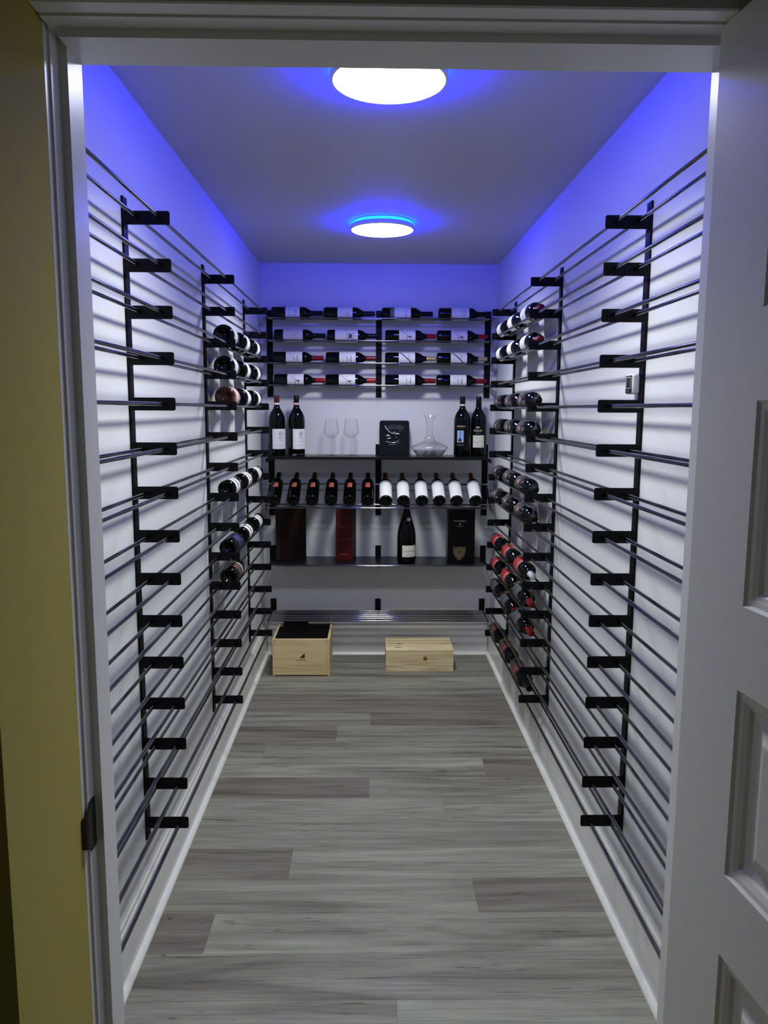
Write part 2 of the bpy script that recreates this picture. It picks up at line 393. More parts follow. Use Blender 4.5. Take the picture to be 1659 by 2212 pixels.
# ------------------------------------------------------------------ ceiling lights
def ceiling_light(x, y, label):
    t = thing('ceiling_light', label, 'ceiling light', (x, y, H), 'round ceiling lights')
    MB().lathe([(.139, 0), (.139, -.019), (.1535, -.020), (.1500, -.036), (.1455, -.0385), (.1455, -.036), (.0, -.036)], 'white_plastic', n=48).build('housing', t)
    MB().lathe([(.1540, -.019), (.1475, -.0115), (.1410, -.004)], 'lamp_blue', n=48).build('glow_ring', t)
    dm = MB().lathe([(.1440, -.0365), (.1440, -.0375), (.11, -.0395), (.06, -.0405), (0, -.041)][::-1], 'lamp_white', n=48)
    dm.build('diffuser', t)
    ld = bpy.data.lights.new('lamp', 'AREA'); ld.shape = 'DISK'; ld.size = .284; ld.energy = LAMP_W; ld.color = (.965, 1.0, .945); ld.spread = R(138)
    link('lamp', ld, t, (0, 0, -.0425))
ceiling_light(-.002, 2.090, 'round white ceiling light with blue halo nearest the doorway')
ceiling_light(.004, 3.735, 'round white ceiling light with blue halo farther from the doorway')

# ------------------------------------------------------------------ side racks
def bracket_mesh():
    """plate standing out from the wall (local +x), rods pass along local y; two collars per plate"""
    m = MB(); x0, x1, h, t, c = .004, .131, .018, .0026, .005
    poly = [(x0, -h), (x1 - c, -h), (x1 - .0015, -h + .0015), (x1, -h + c), (x1, h - c), (x1 - .0015, h - .0015), (x1 - c, h), (x0, h)]
    m.prism([(x, z) for x, z in poly], 1, -t / 2, t / 2, 'black_metal')
    for x in (ROD_IN, ROD_OUT): m.tube([(x, -.0050, 0), (x, .0050, 0)], .0068, 'black_metal', n=12)
    return m.mesh('bracket')
BRK = bracket_mesh()
def side_rack(sgn, label):
    zb, ztop, zbot = .27, zrow(1) + .058, zrow(15) - .058
    root = thing('wall_rack', label, 'wine rack', (sgn * W, 2.65, zb), 'wall mounted wine racks')
    # sgn=-1 left wall (plates point +x), sgn=+1 right wall
    rz = 0 if sgn < 0 else math.pi
    for y in POSTS:
        p = MB().box(0, .007, .0, .035, zbot - zb, ztop - zb, 'black_metal', bev=.0012).build('post', root, (0, y - 2.65 - .0 , 0))
        if sgn > 0: p.scale = (-1, 1, 1)
        for zz in (ztop - .016, zbot + .016):
            MB().tube([(.007, .0175, zz - zb), (.0095, .0175, zz - zb)], .0042, 'bronze_dark', n=10).build('screw', p)
        for i in range(1, 16):
            link('bracket', BRK, p, (0, 0, zrow(i) - zb))
    rm = MB().tube([(0, 1.160 - 2.65, 0), (0, 4.142 - 2.65, 0)], ROD_R, 'chrome', n=14).mesh('rod')
    for i in range(1, 16):
        for off in (ROD_IN, ROD_OUT): link('rod', rm, root, (-sgn * off, 0, zrow(i) - zb))
side_rack(-1, 'black and chrome rail wine rack on the left wall')
side_rack(1, 'black and chrome rail wine rack on the right wall')

# ------------------------------------------------------------------ back rack
TH = R(27.0); AV = Vector((0, math.cos(TH), math.sin(TH))); NV = Vector((0, math.sin(TH), -math.cos(TH)))
BASE_D = Vector((0, D - .300, 1.028))            # base centre of the leaning bottles
SHELF1, SHELF2, GRID = 1.288, .641, .293
BX = (-.667, 0.0, .667)
def back_rack():
    zb = .26; yb = D
    root = thing('back_rack', 'black and chrome display rack with two shelves on the end wall', 'wine rack', (0, yb, zb))
    def L(x, y, z): return (x, y - yb, z - zb)
    def plate(par, px, poly):          # poly in (y, z) world, plate normal along x
        MB().prism([(y - yb, z - zb) for y, z in poly], 0, -.0014, .0014, 'black_metal').build('bracket', par)
    def rect(y0, y1, z0, z1): return [(y0, z0), (y1, z0), (y1, z1), (y0, z1)]
    for x in BX:
        for (z0, z1) in ((1.640, 2.162), (.905, 1.352), (.60, .712), (.262, .366)):
            p = MB().box(-.018, .018, -.007, 0, z0 - zb, z1 - zb, 'black_metal', bev=.001).build('post', root, (x, 0, 0))
            if z0 > 1.6:
                for z in BZ: plate(p, x, rect(D - .131, D - .003, z - .018, z + .018))
            elif z0 > .9:
                plate(p, x, rect(D - .258, D - .003, SHELF1 - .036, SHELF1 - .0125))
                f = lambda s, r: (BASE_D + AV * s + NV * r)
                q = [f(-.020, .028), f(-.020, .060), f(.235, .060), f(.25, .010), f(.215, .008), f(.205, .036), f(.0, .036)]
                pts = [(v.y, v.z) for v in q]; pts.insert(3, (D - .003, 1.075)); pts.insert(4, (D - .003, 1.125))
                plate(p, x, [(D - .300, .980), (D - .29, .970), (D - .245, .985), (D - .003, 1.085), (D - .003, 1.122), (D - .085, 1.118), (D - .25, 1.012), (D - .29, .999)])
            elif z0 > .5:
                plate(p, x, [(D - .262, SHELF2 - .030), (D - .003, SHELF2 - .040), (D - .003, SHELF2 - .0105), (D - .262, SHELF2 - .0105)])
            else:
                plate(p, x, rect(D - .275, D - .003, GRID - .012, GRID + .008))
            MB().tube([(0, -.007, z1 - .015 - zb), (0, -.0095, z1 - .015 - zb)], .004, 'bronze_dark', n=10).build('screw', p)
    rm = MB().tube([(-.694, 0, 0), (.694, 0, 0)], ROD_R, 'chrome', n=14).mesh('rod')
    for z in BZ:
        for off in (ROD_IN, ROD_OUT): link('rod', rm, root, L(0, D - off, z))
    for v in (BASE_D + AV * .030 + NV * .0427, BASE_D + AV * .222 + NV * .0205, BASE_D + AV * -.0056 + NV * .043):
        link('rod', rm, root, L(0, v.y, v.z))
    for off in (.035, .080, .122, .167, .212, .265): link('rod', rm, root, L(0, D - off, GRID))
    link('rod', rm, root, L(0, D - .272, SHELF2 - .006))
    for z, nm in ((SHELF1, 'shelf'), (SHELF2, 'shelf')):
        MB().box(-.645, .645, -.268, -.004, z - .010 - zb, z - zb, 'black_shelf', bev=.0015).build(nm, root)
    MB().box(-.645, .645, -.270, -.268, SHELF1 - .016 - zb, SHELF1 + .001 - zb, 'black_shelf').build('shelf_lip', root)
back_rack()

# ------------------------------------------------------------------ bottles
def profile(kind):
    if kind == 'bordeaux':
        return [(0, .022), (.016, .015), (.026, .002), (.031, 0), (.0352, .003), (.0375, .009), (.0375, .188), (.0365, .198), (.0335, .208), (.028, .217), (.0215, .225), (.0168, .233), (.0150, .242), (.0142, .262), (.0138, .300), (.0138, .304)], .306
    if kind == 'burgundy':
        return [(0, .024), (.018, .017), (.030, .002), (.036, 0), (.0405, .004), (.0425, .012), (.0425, .135), (.0410, .155), (.037, .175), (.030, .196), (.0225, .216), (.0175, .235), (.0152, .255), (.0143, .280), (.0143, .298)], .300
    if kind == 'magnum':
        return [(0, .030), (.022, .022), (.036, .003), (.042, 0), (.047, .004), (.0500, .012), (.0500, .205), (.0490, .222), (.0455, .240), (.0385, .257), (.0300, .270), (.0225, .281), (.0182, .292), (.0165, .304), (.0155, .330), (.0150, .358)], .360
    if kind == 'champagne':
        return [(0, .034), (.024, .025), (.040, .003), (.048, 0), (.054, .006), (.0575, .018), (.0575, .145), (.0565, .170), (.0535, .195), (.0475, .222), (.0385, .250), (.0290, .278), (.0215, .302), (.0180, .322), (.0165, .345), (.0170, .362)], .368
def radius_at(prof, z):
    for (r0, z0), (r1, z1) in zip(prof[4:], prof[5:]):
        if z0 <= z <= z1: return r0 + (r1 - r0) * (z - z0) / max(1e-6, z1 - z0)
    return prof[-1][0]
class Label:
    """paper wrapped round a bottle: u is arc length from the front, v is height on the bottle"""
    def __init__(s, r): s.r = r; s.mb = MB(); s.lift = .0004
    def P(s, u, v, h): r = s.r + h; a = u / s.r; return (r * math.cos(a), r * math.sin(a), v)
    def patch(s, u0, u1, v0, v1, mat, h=None, n=None):
        if h is None: s.lift += .00012; h = s.lift
        n = n or max(1, int(abs(u1 - u0) / .004)); vs = []; fs = []
        for i in range(n + 1):
            u = u0 + (u1 - u0) * i / n; vs += [s.P(u, v0, h), s.P(u, v1, h)]
        for i in range(n): fs.append((2 * i, 2 * i + 2, 2 * i + 3, 2 * i + 1))
        s.mb.add(vs, fs, mat, True); return s
    def poly(s, pts, mat):
        us = [u for u, v in pts]; wu = max(us) - min(us); s.lift += .00008; h = s.lift + wu * wu / (8 * s.r)
        s.mb.add([s.P(u, v, h) for u, v in pts], [tuple(range(len(pts)))], mat); return s
    def band(s, pts, w, mat):                      # stroke of width w through (u,v) points
        s.lift += .0001; vs = []; fs = []; fine = []
        for (ua, va), (ub, vb) in zip(pts, pts[1:]):
            m = max(1, int(abs(ub - ua) / .0025)); fine += [(ua + (ub - ua) * i / m, va + (vb - va) * i / m) for i in range(m)]
        pts = fine + [pts[-1]]
        for k, (u, v) in enumerate(pts):
            a = pts[max(0, k - 1)]; b = pts[min(len(pts) - 1, k + 1)]; dx, dy = b[0] - a[0], b[1] - a[1]; q = math.hypot(dx, dy) or 1
            nx, ny = -dy / q * w / 2, dx / q * w / 2; vs += [s.P(u + nx, v + ny, s.lift), s.P(u - nx, v - ny, s.lift)]
        for k in range(len(pts) - 1): fs.append((2 * k, 2 * k + 1, 2 * k + 3, 2 * k + 2))
        s.mb.add(vs, fs, mat); return s
    def disc(s, u, v, r, mat, sy=1.0, n=14): return s.poly([(u + r * math.cos(2 * math.pi * i / n), v + r * sy * math.sin(2 * math.pi * i / n)) for i in range(n)], mat)
    def ring(s, u, v, r, w, mat, a0=0, a1=360, sy=1.0, n=16): return s.band([(u + r * math.cos(R(a0 + (a1 - a0) * i / n)), v + r * sy * math.sin(R(a0 + (a1 - a0) * i / n))) for i in range(n + 1)], w, mat)
    def lines(s, u0, u1, vs_, mat, w=.0011):
        for v in vs_: s.patch(u0, u1, v - w / 2, v + w / 2, mat)
        return s
    def text(s, t, u, v, size, mat):
        vs, fs = text2d(t, size); s.lift += .00015
        s.mb.add([s.P(u + x, v + y, s.lift) for x, y in vs], fs, mat); return s
def bottle(kind, glass, cap, cap_from, label_fn, neck_band=None):
    """prototype bottle: root empty with body, capsule and label; base at the origin, axis along local z, label facing local x"""
    prof, ht = profile(kind); root = link('wine_bottle', None); root.empty_display_size = .03
    MB().lathe(prof + [(0, prof[-1][1])], glass, n=28).build('body', root)
    if cap:
        pts = [(radius_at(prof, cap_from) + .0005, cap_from)] + [(r + .0006, z) for r, z in prof if z > cap_from + .004 and r > 0]
        zt = ht; pts = [p for p in pts if p[1] < zt - .003] + [(pts[-1][0], zt - .0025), (pts[-1][0] - .0015, zt), (0, zt)]
        pts.insert(1, (pts[0][0] + .0002, cap_from + .001))
        MB().lathe(pts, cap, n=22).build('capsule', root)
    if neck_band:
        z0, z1, mt = neck_band; MB().lathe([(radius_at(prof, z0) + .0009, z0), (radius_at(prof, z1) + .0009, z1)], mt, n=22).build('neck_band', root)
    rb = max(r for r, z in prof)
    if label_fn:
        L = Label(rb); label_fn(L); L.mb.build('label', root)
    return root
BLK, GRY, PAL, WP, CP = 'black_print', 'grey_print', 'pale_print', 'white_paper', 'cream_paper'
def lb_figure(L):
    L.patch(-.050, .050, .085, .170, WP).patch(-.044, .044, .089, .0905, PAL)
    L.lines(-.02, .024, (.098, .104, .110, .116), PAL)
    L.ring(-.006, .143, .007, .0016, GRY).ring(.004, .138, .006, .0014, GRY, 20, 300).band([(-.018, .150), (-.010, .156), (-.002, .148), (.004, .154)], .0016, GRY)
    L.band([(.010, .142), (.020, .142), (.022, .150)], .0016, BLK).disc(-.010, .140, .003, BLK)
def lb_numeral(L):
    L.patch(-.050, .050, .083, .172, WP).lines(-.018, .020, (.093, .099, .105), PAL).lines(-.010, .004, (.145,), GRY)
    L.ring(.006, .150, .0065, .0018, GRY).ring(.006, .137, .0065, .0018, GRY).band([(.018, .158), (.018, .146), (.026, .146), (.027, .136), (.018, .133)], .0018, GRY)
def lb_greenband(L):
    L.patch(-.052, .052, .050, .172, WP).patch(-.052, .052, .050, .074, 'green_print').patch(-.052, .052, .078, .081, 'pale_print')
    L.lines(-.02, .02, (.094, .101), PAL).lines(-.018, .022, (.140, .1465), GRY, .0022)
def lb_letters(L):
    L.patch(-.052, .052, .072, .180, WP).patch(-.052, .052, .0725, .078, 'gold_foil').lines(-.02, .02, (.090, .097, .104), PAL)
    for v in (.138, .156):
        for u in (-.022, -.012, -.002, .008, .018): L.band([(u - .003, v - .005), (u - .003, v + .005), (u + .003, v + .002), (u + .003, v - .005)], .0015, GRY)
def lb_crest(L):
    L.patch(-.052, .052, .055, .172, CP).patch(-.052, .052, .100, .1012, PAL).lines(-.022, .022, (.064, .072, .080, .088), PAL)
    L.disc(.0, .135, .020, PAL, .75).ring(0, .135, .016, .0016, GRY, sy=.75).band([(-.010, .130), (0, .142), (.010, .130)], .002, GRY).lines(-.012, .012, (.110,), GRY, .002)
def lb_horse(L):
    L.patch(-.054, .054, .048, .184, WP).patch(-.054, .054, .111, .1125, GRY).lines(-.020, .018, (.062, .070, .078, .086, .094), PAL)
    L.patch(-.016, .022, .122, .1255, BLK)
    L.poly([(-.010, .134), (.010, .131), (.016, .140), (.008, .148), (-.006, .146)], BLK).band([(.012, .144), (.020, .156), (.026, .164)], .003, BLK).band([(-.006, .146), (-.014, .158), (-.010, .166)], .0022, BLK).band([(.0, .147), (.004, .160), (-.004, .166)], .002, BLK)
    L.band([(-.008, .134), (-.014, .128)], .002, BLK).band([(.008, .132), (.016, .127)], .002, BLK)
def stripe(col, fig):
    def f(L):
        L.patch(-.052, .052, .082, .180, WP).lines(-.018, .026, (.094, .100, .106, .112), PAL)
        L.band([(-.046, .086), (-.024, .103), (.006, .136), (.020, .150), (.040, .166)], .0058 if col == 'black_print' else .0042, col)
        if fig == 'dancer':
            L.poly([(.002, .144), (.012, .146), (.007, .160)], BLK).disc(.006, .1425, .0034, BLK)
            for u in (-.022, .006, .014, .024): L.patch(u - .003, u + .003, .126, .132, GRY)
        elif fig == 'script':
            L.band([(-.012, .156), (-.008, .149), (-.002, .154), (.002, .148), (.007, .155), (.010, .148), (.016, .154), (.021, .150)], .0026, BLK)
            for u in (-.024, -.004, .006, .016, .026): L.patch(u - .0026, u + .0026, .126, .132, GRY)
        else:
            for u in (-.018, -.008, .002, .010): L.patch(u - .003, u + .003, .140, .146, GRY)
            L.lines(-.03, -.006, (.158,), PAL)
    return f
def lb_plain(L): L.patch(-.058, .058, .030, .105, WP).lines(-.02, .02, (.05, .058, .066, .080), PAL)
def lb_plain_pink(L): L.patch(-.058, .058, .030, .110, 'pink_paper').lines(-.02, .02, (.05, .058, .07), 'white_paper')
def lb_block(L):
    L.patch(-.046, .050, .030, .122, WP)
    for u in (-.028, -.020, -.012, -.004, .004, .012, .026): L.patch(u - .0034, u + .0034, .070, .088, BLK)
    L.lines(-.02, .02, (.05, .057, .102), GRY)
def lb_blue(L): L.patch(-.055, .055, .060, .150, 'blue_paper').lines(-.02, .02, (.08, .09), GRY)
def lb_brownband(L): L.patch(-.055, .055, .050, .120, 'brown_paper').patch(-.060, .060, .128, .140, CP)
def lb_white(L): L.patch(-.056, .056, .045, .150, WP).lines(-.024, .024, (.075, .083, .091, .102, .118), PAL)
def lb_dark(L):
    L.patch(-.050, .050, .030, .140, 'dark_paper').patch(-.050, .050, .030, .0325, GRY).patch(-.012, .016, .060, .115, 'brown_paper')
    L.disc(.004, .098, .010, 'pink_print').lines(-.03, .03, (.045, .050), GRY)
def lb_red(L):
    L.patch(-.060, .060, .040, .150, 'red_paper')
    L.lines(-.060, .060, (.118, .129, .147), WP, .0018)
def lb_grey(L): L.patch(-.052, .052, .045, .160, 'grey_paper').lines(-.052, .052, (.050, .118, .126, .155), GRY, .0016)
def lb_maroon(L): L.patch(-.052, .052, .040, .150, 'maroon_paper').patch(-.052, .052, .040, .078, 'dark_paper').lines(-.02, .02, (.12, .127), GRY)
def lb_tall(L):
    L.patch(-.052, .052, .012, .176, WP).lines(-.024, .026, (.120, .130, .152, .160), PAL).lines(-.016, .016, (.040, .050), PAL, .0008)
    L.band([(-.030, .138), (-.018, .143), (-.006, .139), (.008, .143), (.022, .138), (.032, .142)], .0016, PAL)
def lb_square(L): L.patch(-.014, .014, .100, .150, 'orange_print').poly([(-.014, .125), (-.014, .150), (.014, .150)], 'maroon_paper')
def lb_emblem(L):
    c = .021
    L.patch(-.030, .072, .040, .160, WP); L.ring(c, .130, .0105, .0050, GRY, sy=1.15).disc(c, .1315, .0036, BLK).disc(c, .126, .004, PAL)
    L.ring(c, .118, .030, .0022, PAL, 40, 145); L.lines(c - .016, c + .016, (.108,), BLK, .0028).lines(c - .024, c + .024, (.099,), GRY).lines(c - .010, c + .012, (.092,), GRY, .002).lines(c - .022, c + .020, (.084,), GRY)
    L.lines(c - .006, c + .010, (.076,), PAL).lines(c - .024, c + .022, (.064,), GRY).lines(c - .014, c + .014, (.056,), PAL).lines(-.024, -.014, (.047,), PAL, .002).lines(c - .012, c + .016, (.047,), GRY)
def lb_picture(L):
    L.patch(-.045, .030, .055, .215, 'box_black'); L.patch(-.040, .012, .178, .184, GRY).patch(-.040, .012, .1725, .174, 'gold_print').lines(-.040, .004, (.166,), 'gold_print')
    L.patch(-.036, .004, .085, .155, 'sky_print').patch(-.036, .004, .085, .092, PAL).poly([(-.020, .088), (-.014, .088), (-.0155, .150), (-.0185, .150)], 'blue_paper').poly([(-.030, .090), (-.006, .090), (-.012, .108), (-.024, .108)], BLK)
    L.lines(-.036, .006, (.072, .066), GRY)
def lb_silver(L):
    L.patch(-.036, .036, .052, .126, CP).text('ASILIA', -.006, .154, .019, PAL).disc(-.014, .174, .004, PAL).disc(-.002, .174, .0055, PAL).lines(-.018, .006, (.138,), GRY, .002)
    L.lines(-.022, .004, (.113,), GRY, .002).lines(-.016, -.006, (.102,), GRY).lines(-.030, .026, (.087,), GRY, .0016).disc(-.010, .082, .010, PAL, .6).lines(-.024, .014, (.063,), PAL, .002).patch(.012, .028, .060, .067, PAL)
def lb_champ(L):
    L.patch(-.034, .078, .042, .112, CP).patch(-.028, .046, .0455, .0463, PAL).lines(-.006, .016, (.099, .088), GRY).lines(-.026, .046, (.082,), GRY, .0007)
    L.text('LOUIS ROEDERER', .009, .0755, .0088, BLK).lines(.0, .014, (.066,), PAL, .002).lines(-.012, .034, (.054,), GRY, .0024)
PROTO = {}
def proto(key, *a, **k): PROTO[key] = (a, k)
proto('figure', 'bordeaux', 'dark_glass', 'black_foil', .252, lb_figure)
proto('numeral', 'bordeaux', 'dark_glass', 'black_foil', .252, lb_numeral)
proto('greenband', 'bordeaux', 'dark_glass', 'black_foil', .252, lb_greenband)
proto('letters', 'bordeaux', 'dark_glass', 'black_foil', .252, lb_letters)
proto('crest', 'bordeaux', 'dark_glass', 'black_foil', .252, lb_crest)
proto('horse', 'bordeaux', 'dark_glass', 'black_foil', .252, lb_horse)
proto('stripe_red', 'bordeaux', 'dark_glass', 'bright_red_foil', .250, stripe('pink_print', 'dancer'))
proto('stripe_navy', 'bordeaux', 'brown_glass', 'gold_foil', .250, stripe('black_print', 'none'))
proto('script', 'bordeaux', 'dark_glass', 'red_foil', .240, stripe('pale_print', 'script'))
proto('plain', 'burgundy', 'dark_glass', 'black_foil', .225, lb_plain)
proto('rose', 'burgundy', 'rose_glass', 'white_foil', .225, lb_plain_pink)
proto('block', 'bordeaux', 'dark_glass', 'black_foil', .245, lb_block)
proto('blue', 'bordeaux', 'dark_glass', 'black_foil', .245, lb_blue)
proto('brownband', 'bordeaux', 'dark_glass', 'black_foil', .245, lb_brownband)
proto('white', 'bordeaux', 'dark_glass', 'red_foil', .235, lb_white)
proto('dark', 'bordeaux', 'dark_glass', 'black_foil', .245, lb_dark)
proto('red', 'bordeaux', 'dark_glass', 'white_foil', .252, lb_red)
proto('grey', 'bordeaux', 'dark_glass', 'red_foil', .240, lb_grey)
proto('maroon', 'bordeaux', 'dark_glass', 'black_foil', .245, lb_maroon)
proto('tall', 'bordeaux', 'dark_glass', 'dark_red_foil', .240, lb_tall)
proto('square', 'bordeaux', 'dark_glass', 'black_foil', .240, lb_square)
proto('emblem_red', 'magnum', 'dark_glass', 'dark_red_foil', .318, lb_emblem, neck_band=(.304, .316, 'white_paper'))
proto('emblem_black', 'magnum', 'dark_glass', 'black_foil', .318, lb_emblem, neck_band=(.304, .316, 'pink_paper'))
proto('picture', 'magnum', 'dark_glass', 'black_foil', .314, lb_picture, neck_band=(.302, .313, 'pale_print'))
proto('silver', 'magnum', 'dark_glass', 'black_foil', .300, lb_silver)
proto('champ', 'champagne', 'dark_glass', 'black_foil', .285, lb_champ)
_made = {}
def put(key, M, label, group, name='wine_bottle'):
    if key not in _made:
        a, k = PROTO[key]; o = bottle(*a, **k); _made[key] = o
    else:
        o = copy_tree(_made[key])
    o.name = name; o.matrix_world = M
    tag(o, label, 'bottle', group)
    return o
def sag(r): return math.sqrt((r + ROD_R) ** 2 - ((ROD_OUT - ROD_IN) / 2) ** 2)
AXO = (ROD_IN + ROD_OUT) / 2
RB = {'bordeaux': .0375, 'burgundy': .0425}
# --- sixteen bottles lying on the four rows of the back rack
ROWN = ('top', 'second', 'third', 'fourth')
back = [
    [('figure', -.643, 'white figure label'), ('numeral', -.331, 'white numeral label'), ('greenband', .017, 'green banded label'), ('letters', .358, 'white label in tall letters')],
    [('crest', -.628, 'cream crest label'), ('horse', -.311, 'black horse drawing label'), ('stripe_red', .038, 'red stripe label'), ('stripe_red', .350, 'red stripe label')],
    [('script', -.640, 'black script label'), ('script', -.320, 'black script label'), ('stripe_navy', .037, 'black stripe label'), ('stripe_navy', .350, 'black stripe label')],
    [('stripe_red', -.633, 'red stripe label'), ('stripe_red', -.323, 'red stripe label'), ('script', .038, 'black script label'), ('script', .349, 'black script label')]]
POSN = ('far left', 'left of centre', 'right of centre', 'far right')
for r, row in enumerate(back):
    for c, (key, x, desc) in enumerate(row):
        cap = {'stripe_red': ' and red neck', 'script': ' and dark red neck', 'stripe_navy': ' and gold neck'}.get(key, '')
        M = frame((x, D - AXO, BZ[r] + sag(.0375)), (0, -1, random.uniform(.0, .12)), (1, 0, 0))
        put(key, M, f'lying bottle with {desc}{cap}, {POSN[c]} on {ROWN[r]} row'.replace('  ', ' '), 'bottles lying on the back rack')
# --- left wall: bases towards the doorway
NEAR = ('nearest the doorway', 'in the middle', 'nearest the end wall')
left = {3: ('plain', 'plain', 'plain'), 4: ('plain', 'plain', 'plain'), 5: ('rose', 'plain', 'plain'), 8: ('block', 'block', 'block'), 10: ('blue', 'block', 'block'), 11: ('brownband',)}
ldesc = {'plain': 'dark bottle with white label', 'rose': 'amber pink bottle with pink label', 'block': 'dark bottle with block lettered label', 'blue': 'dark bottle with blue label', 'brownband': 'dark bottle with brown label'}
lrow = {3: 'top filled row', 4: 'second filled row', 5: 'third filled row', 8: 'fourth filled row', 10: 'fifth filled row', 11: 'lowest filled row'}
for i, keys in left.items():
    for k, key in enumerate(keys):
        r = RB[PROTO[key][0][0]]; y = (3.170, 3.492, 3.814)[k] + random.uniform(-.004, .004)
        face = (1, 0, .35) if i < 6 else (1, 0, .75)
        M = frame((-W + AXO, y, zrow(i) + sag(r)), face, (0, 1, 0))
        pos = NEAR[k] if len(keys) > 1 else 'lying alone'
        put(key, M, f'{ldesc[key]}, {pos}, {lrow[i]} on left wall', 'bottles lying on the left rack')
# --- right wall: necks towards the doorway
right = {2: ('white',) * 3, 3: ('white',) * 3, 5: ('dark',) * 3, 6: ('dark',) * 3, 8: ('dark',) * 3, 9: ('dark',) * 3, 11: ('red',) * 3, 12: ('grey', 'red', 'red'), 13: ('grey',) * 3, 15: ('maroon',) * 3}
rdesc = {'white': 'white labelled bottle with red neck', 'dark': 'dark labelled black necked bottle', 'red': 'red labelled bottle with white cap', 'grey': 'grey labelled bottle with red cap', 'maroon': 'dark maroon labelled bottle'}
ORD = ('first', 'second', 'third', 'fourth', 'fifth', 'sixth', 'seventh', 'eighth', 'ninth', 'lowest')
for q, (i, keys) in enumerate(right.items()):
    for k, key in enumerate(keys):
        y = (3.488, 3.810, 4.128)[k] + random.uniform(-.004, .004)
        face = (-1, 0, .15) if i < 7 else (-1, 0, .6)
        M = frame((W - AXO, y, zrow(i) + sag(.0375)), face, (0, -1, 0))
        put(key, M, f'{rdesc[key]}, {NEAR[k]}, {ORD[q]} filled row on right', 'bottles lying on the right rack')
# --- twelve bottles leaning on the display row
for k, x in enumerate((-.617, -.506, -.395, -.283, -.173, -.066)):
    M = frame((x, BASE_D.y, BASE_D.z), (0, -math.sin(TH), math.cos(TH)), AV)
    put('square', M, f'leaning dark bottle with small red square label, {("first", "second", "third", "fourth", "fifth", "sixth")[k]} from left wall', 'leaning bottles on the display row')
for k, x in enumerate((.042, .147, .256, .359, .462, .575)):
    M = frame((x, BASE_D.y, BASE_D.z), (.0, -math.sin(TH), math.cos(TH)), AV)
    put('tall', M, f'leaning bottle with tall white label, {("sixth", "fifth", "fourth", "third", "second", "first")[k]} from right wall', 'leaning bottles on the display row')
# --- standing bottles
def stand(key, x, y, z, turn, label, group, name='wine_bottle'):
    put(key, frame((x, y, z), (math.sin(turn), -math.cos(turn), 0), (0, 0, 1)), label, group, name)
MG = 'large bottles standing on the upper shelf'
stand('emblem_red', -.615, D - .120, SHELF1, R(7), 'large bottle with emblem label and dark red neck by left post', MG, 'magnum_bottle')
stand('emblem_black', -.497, D - .120, SHELF1, R(13), 'large bottle with emblem label and black neck beside wine glasses', MG, 'magnum_bottle')
stand('picture', .506, D - .125, SHELF1, R(0), 'large black bottle with small blue picture label beside decanter', MG, 'magnum_bottle')
stand('silver', .609, D - .090, SHELF1, R(-4), 'large black bottle with square cream label by right post', MG, 'magnum_bottle')
cb = put('champ', frame((.171, D - .185, SHELF2), (.10, -1, 0), (0, 0, 1)), 'tall champagne bottle with cream label standing on lower shelf', None, 'champagne_bottle')
prof_c, _ = profile('champagne'); med = MB()
med.tube([(.0300, .008, .268), (.0350, .008, .268)], .0118, 'silver', n=20); med.build('medallion', cb)['label'] = 'round silver medallion on the neck'

# ------------------------------------------------------------------ things on the upper shelf
def wine_glass(x, y, label):
    t = thing('wine_glass', label, 'wine glass', (x, y, SHELF1), 'wine glasses on the upper shelf')
    MB().lathe([(.0, .102), (.010, .104), (.030, .117), (.0455, .134), (.0465, .140), (.0435, .170), (.0365, .220)], 'clear_glass', n=32).build('bowl', t)
    MB().lathe([(.0095, .003), (.0055, .010), (.0036, .020), (.0032, .060), (.0036, .095), (.0065, .1025)], 'clear_glass', n=16).build('stem', t)
    MB().lathe([(0, .0), (.036, .0), (.038, .0015), (.036, .0026), (.015, .0042), (.0095, .0065), (0, .0068)], 'clear_glass', n=32).build('foot', t)
wine_glass(-.288, D - .105, 'clear stemmed wine glass nearer the large bottles')
wine_glass(-.167, D - .105, 'clear stemmed wine glass nearer the black tin')
def decanter():
    t = thing('decanter', 'wide based clear glass decanter beside the black tin', 'decanter', (.308, D - .135, SHELF1))
    out = [(.071, 0), (.078, .004), (.102, .036), (.1125, .050), (.1125, .054), (.104, .062), (.070, .077), (.045, .085), (.0365, .093), (.027, .112), (.0185, .135), (.0160, .155), (.0170, .180), (.0225, .210), (.0310, .235), (.0355, .246)]
    MB().lathe(out, 'clear_glass', n=40).build('body', t)
    MB().lathe([(.071, 0), (.055, .001), (.042, .006), (.036, .018), (.026, .030), (.012, .0355), (0, .0365)], 'refraction_tint', n=32).build('punt', t)
    MB().lathe([(.078, .0045), (.0985, .0335), (.060, .0338), (0, .0370)], 'refraction_tint', n=40).build('base_tint', t)  # inner layer added to darken the base as refraction would
decanter()
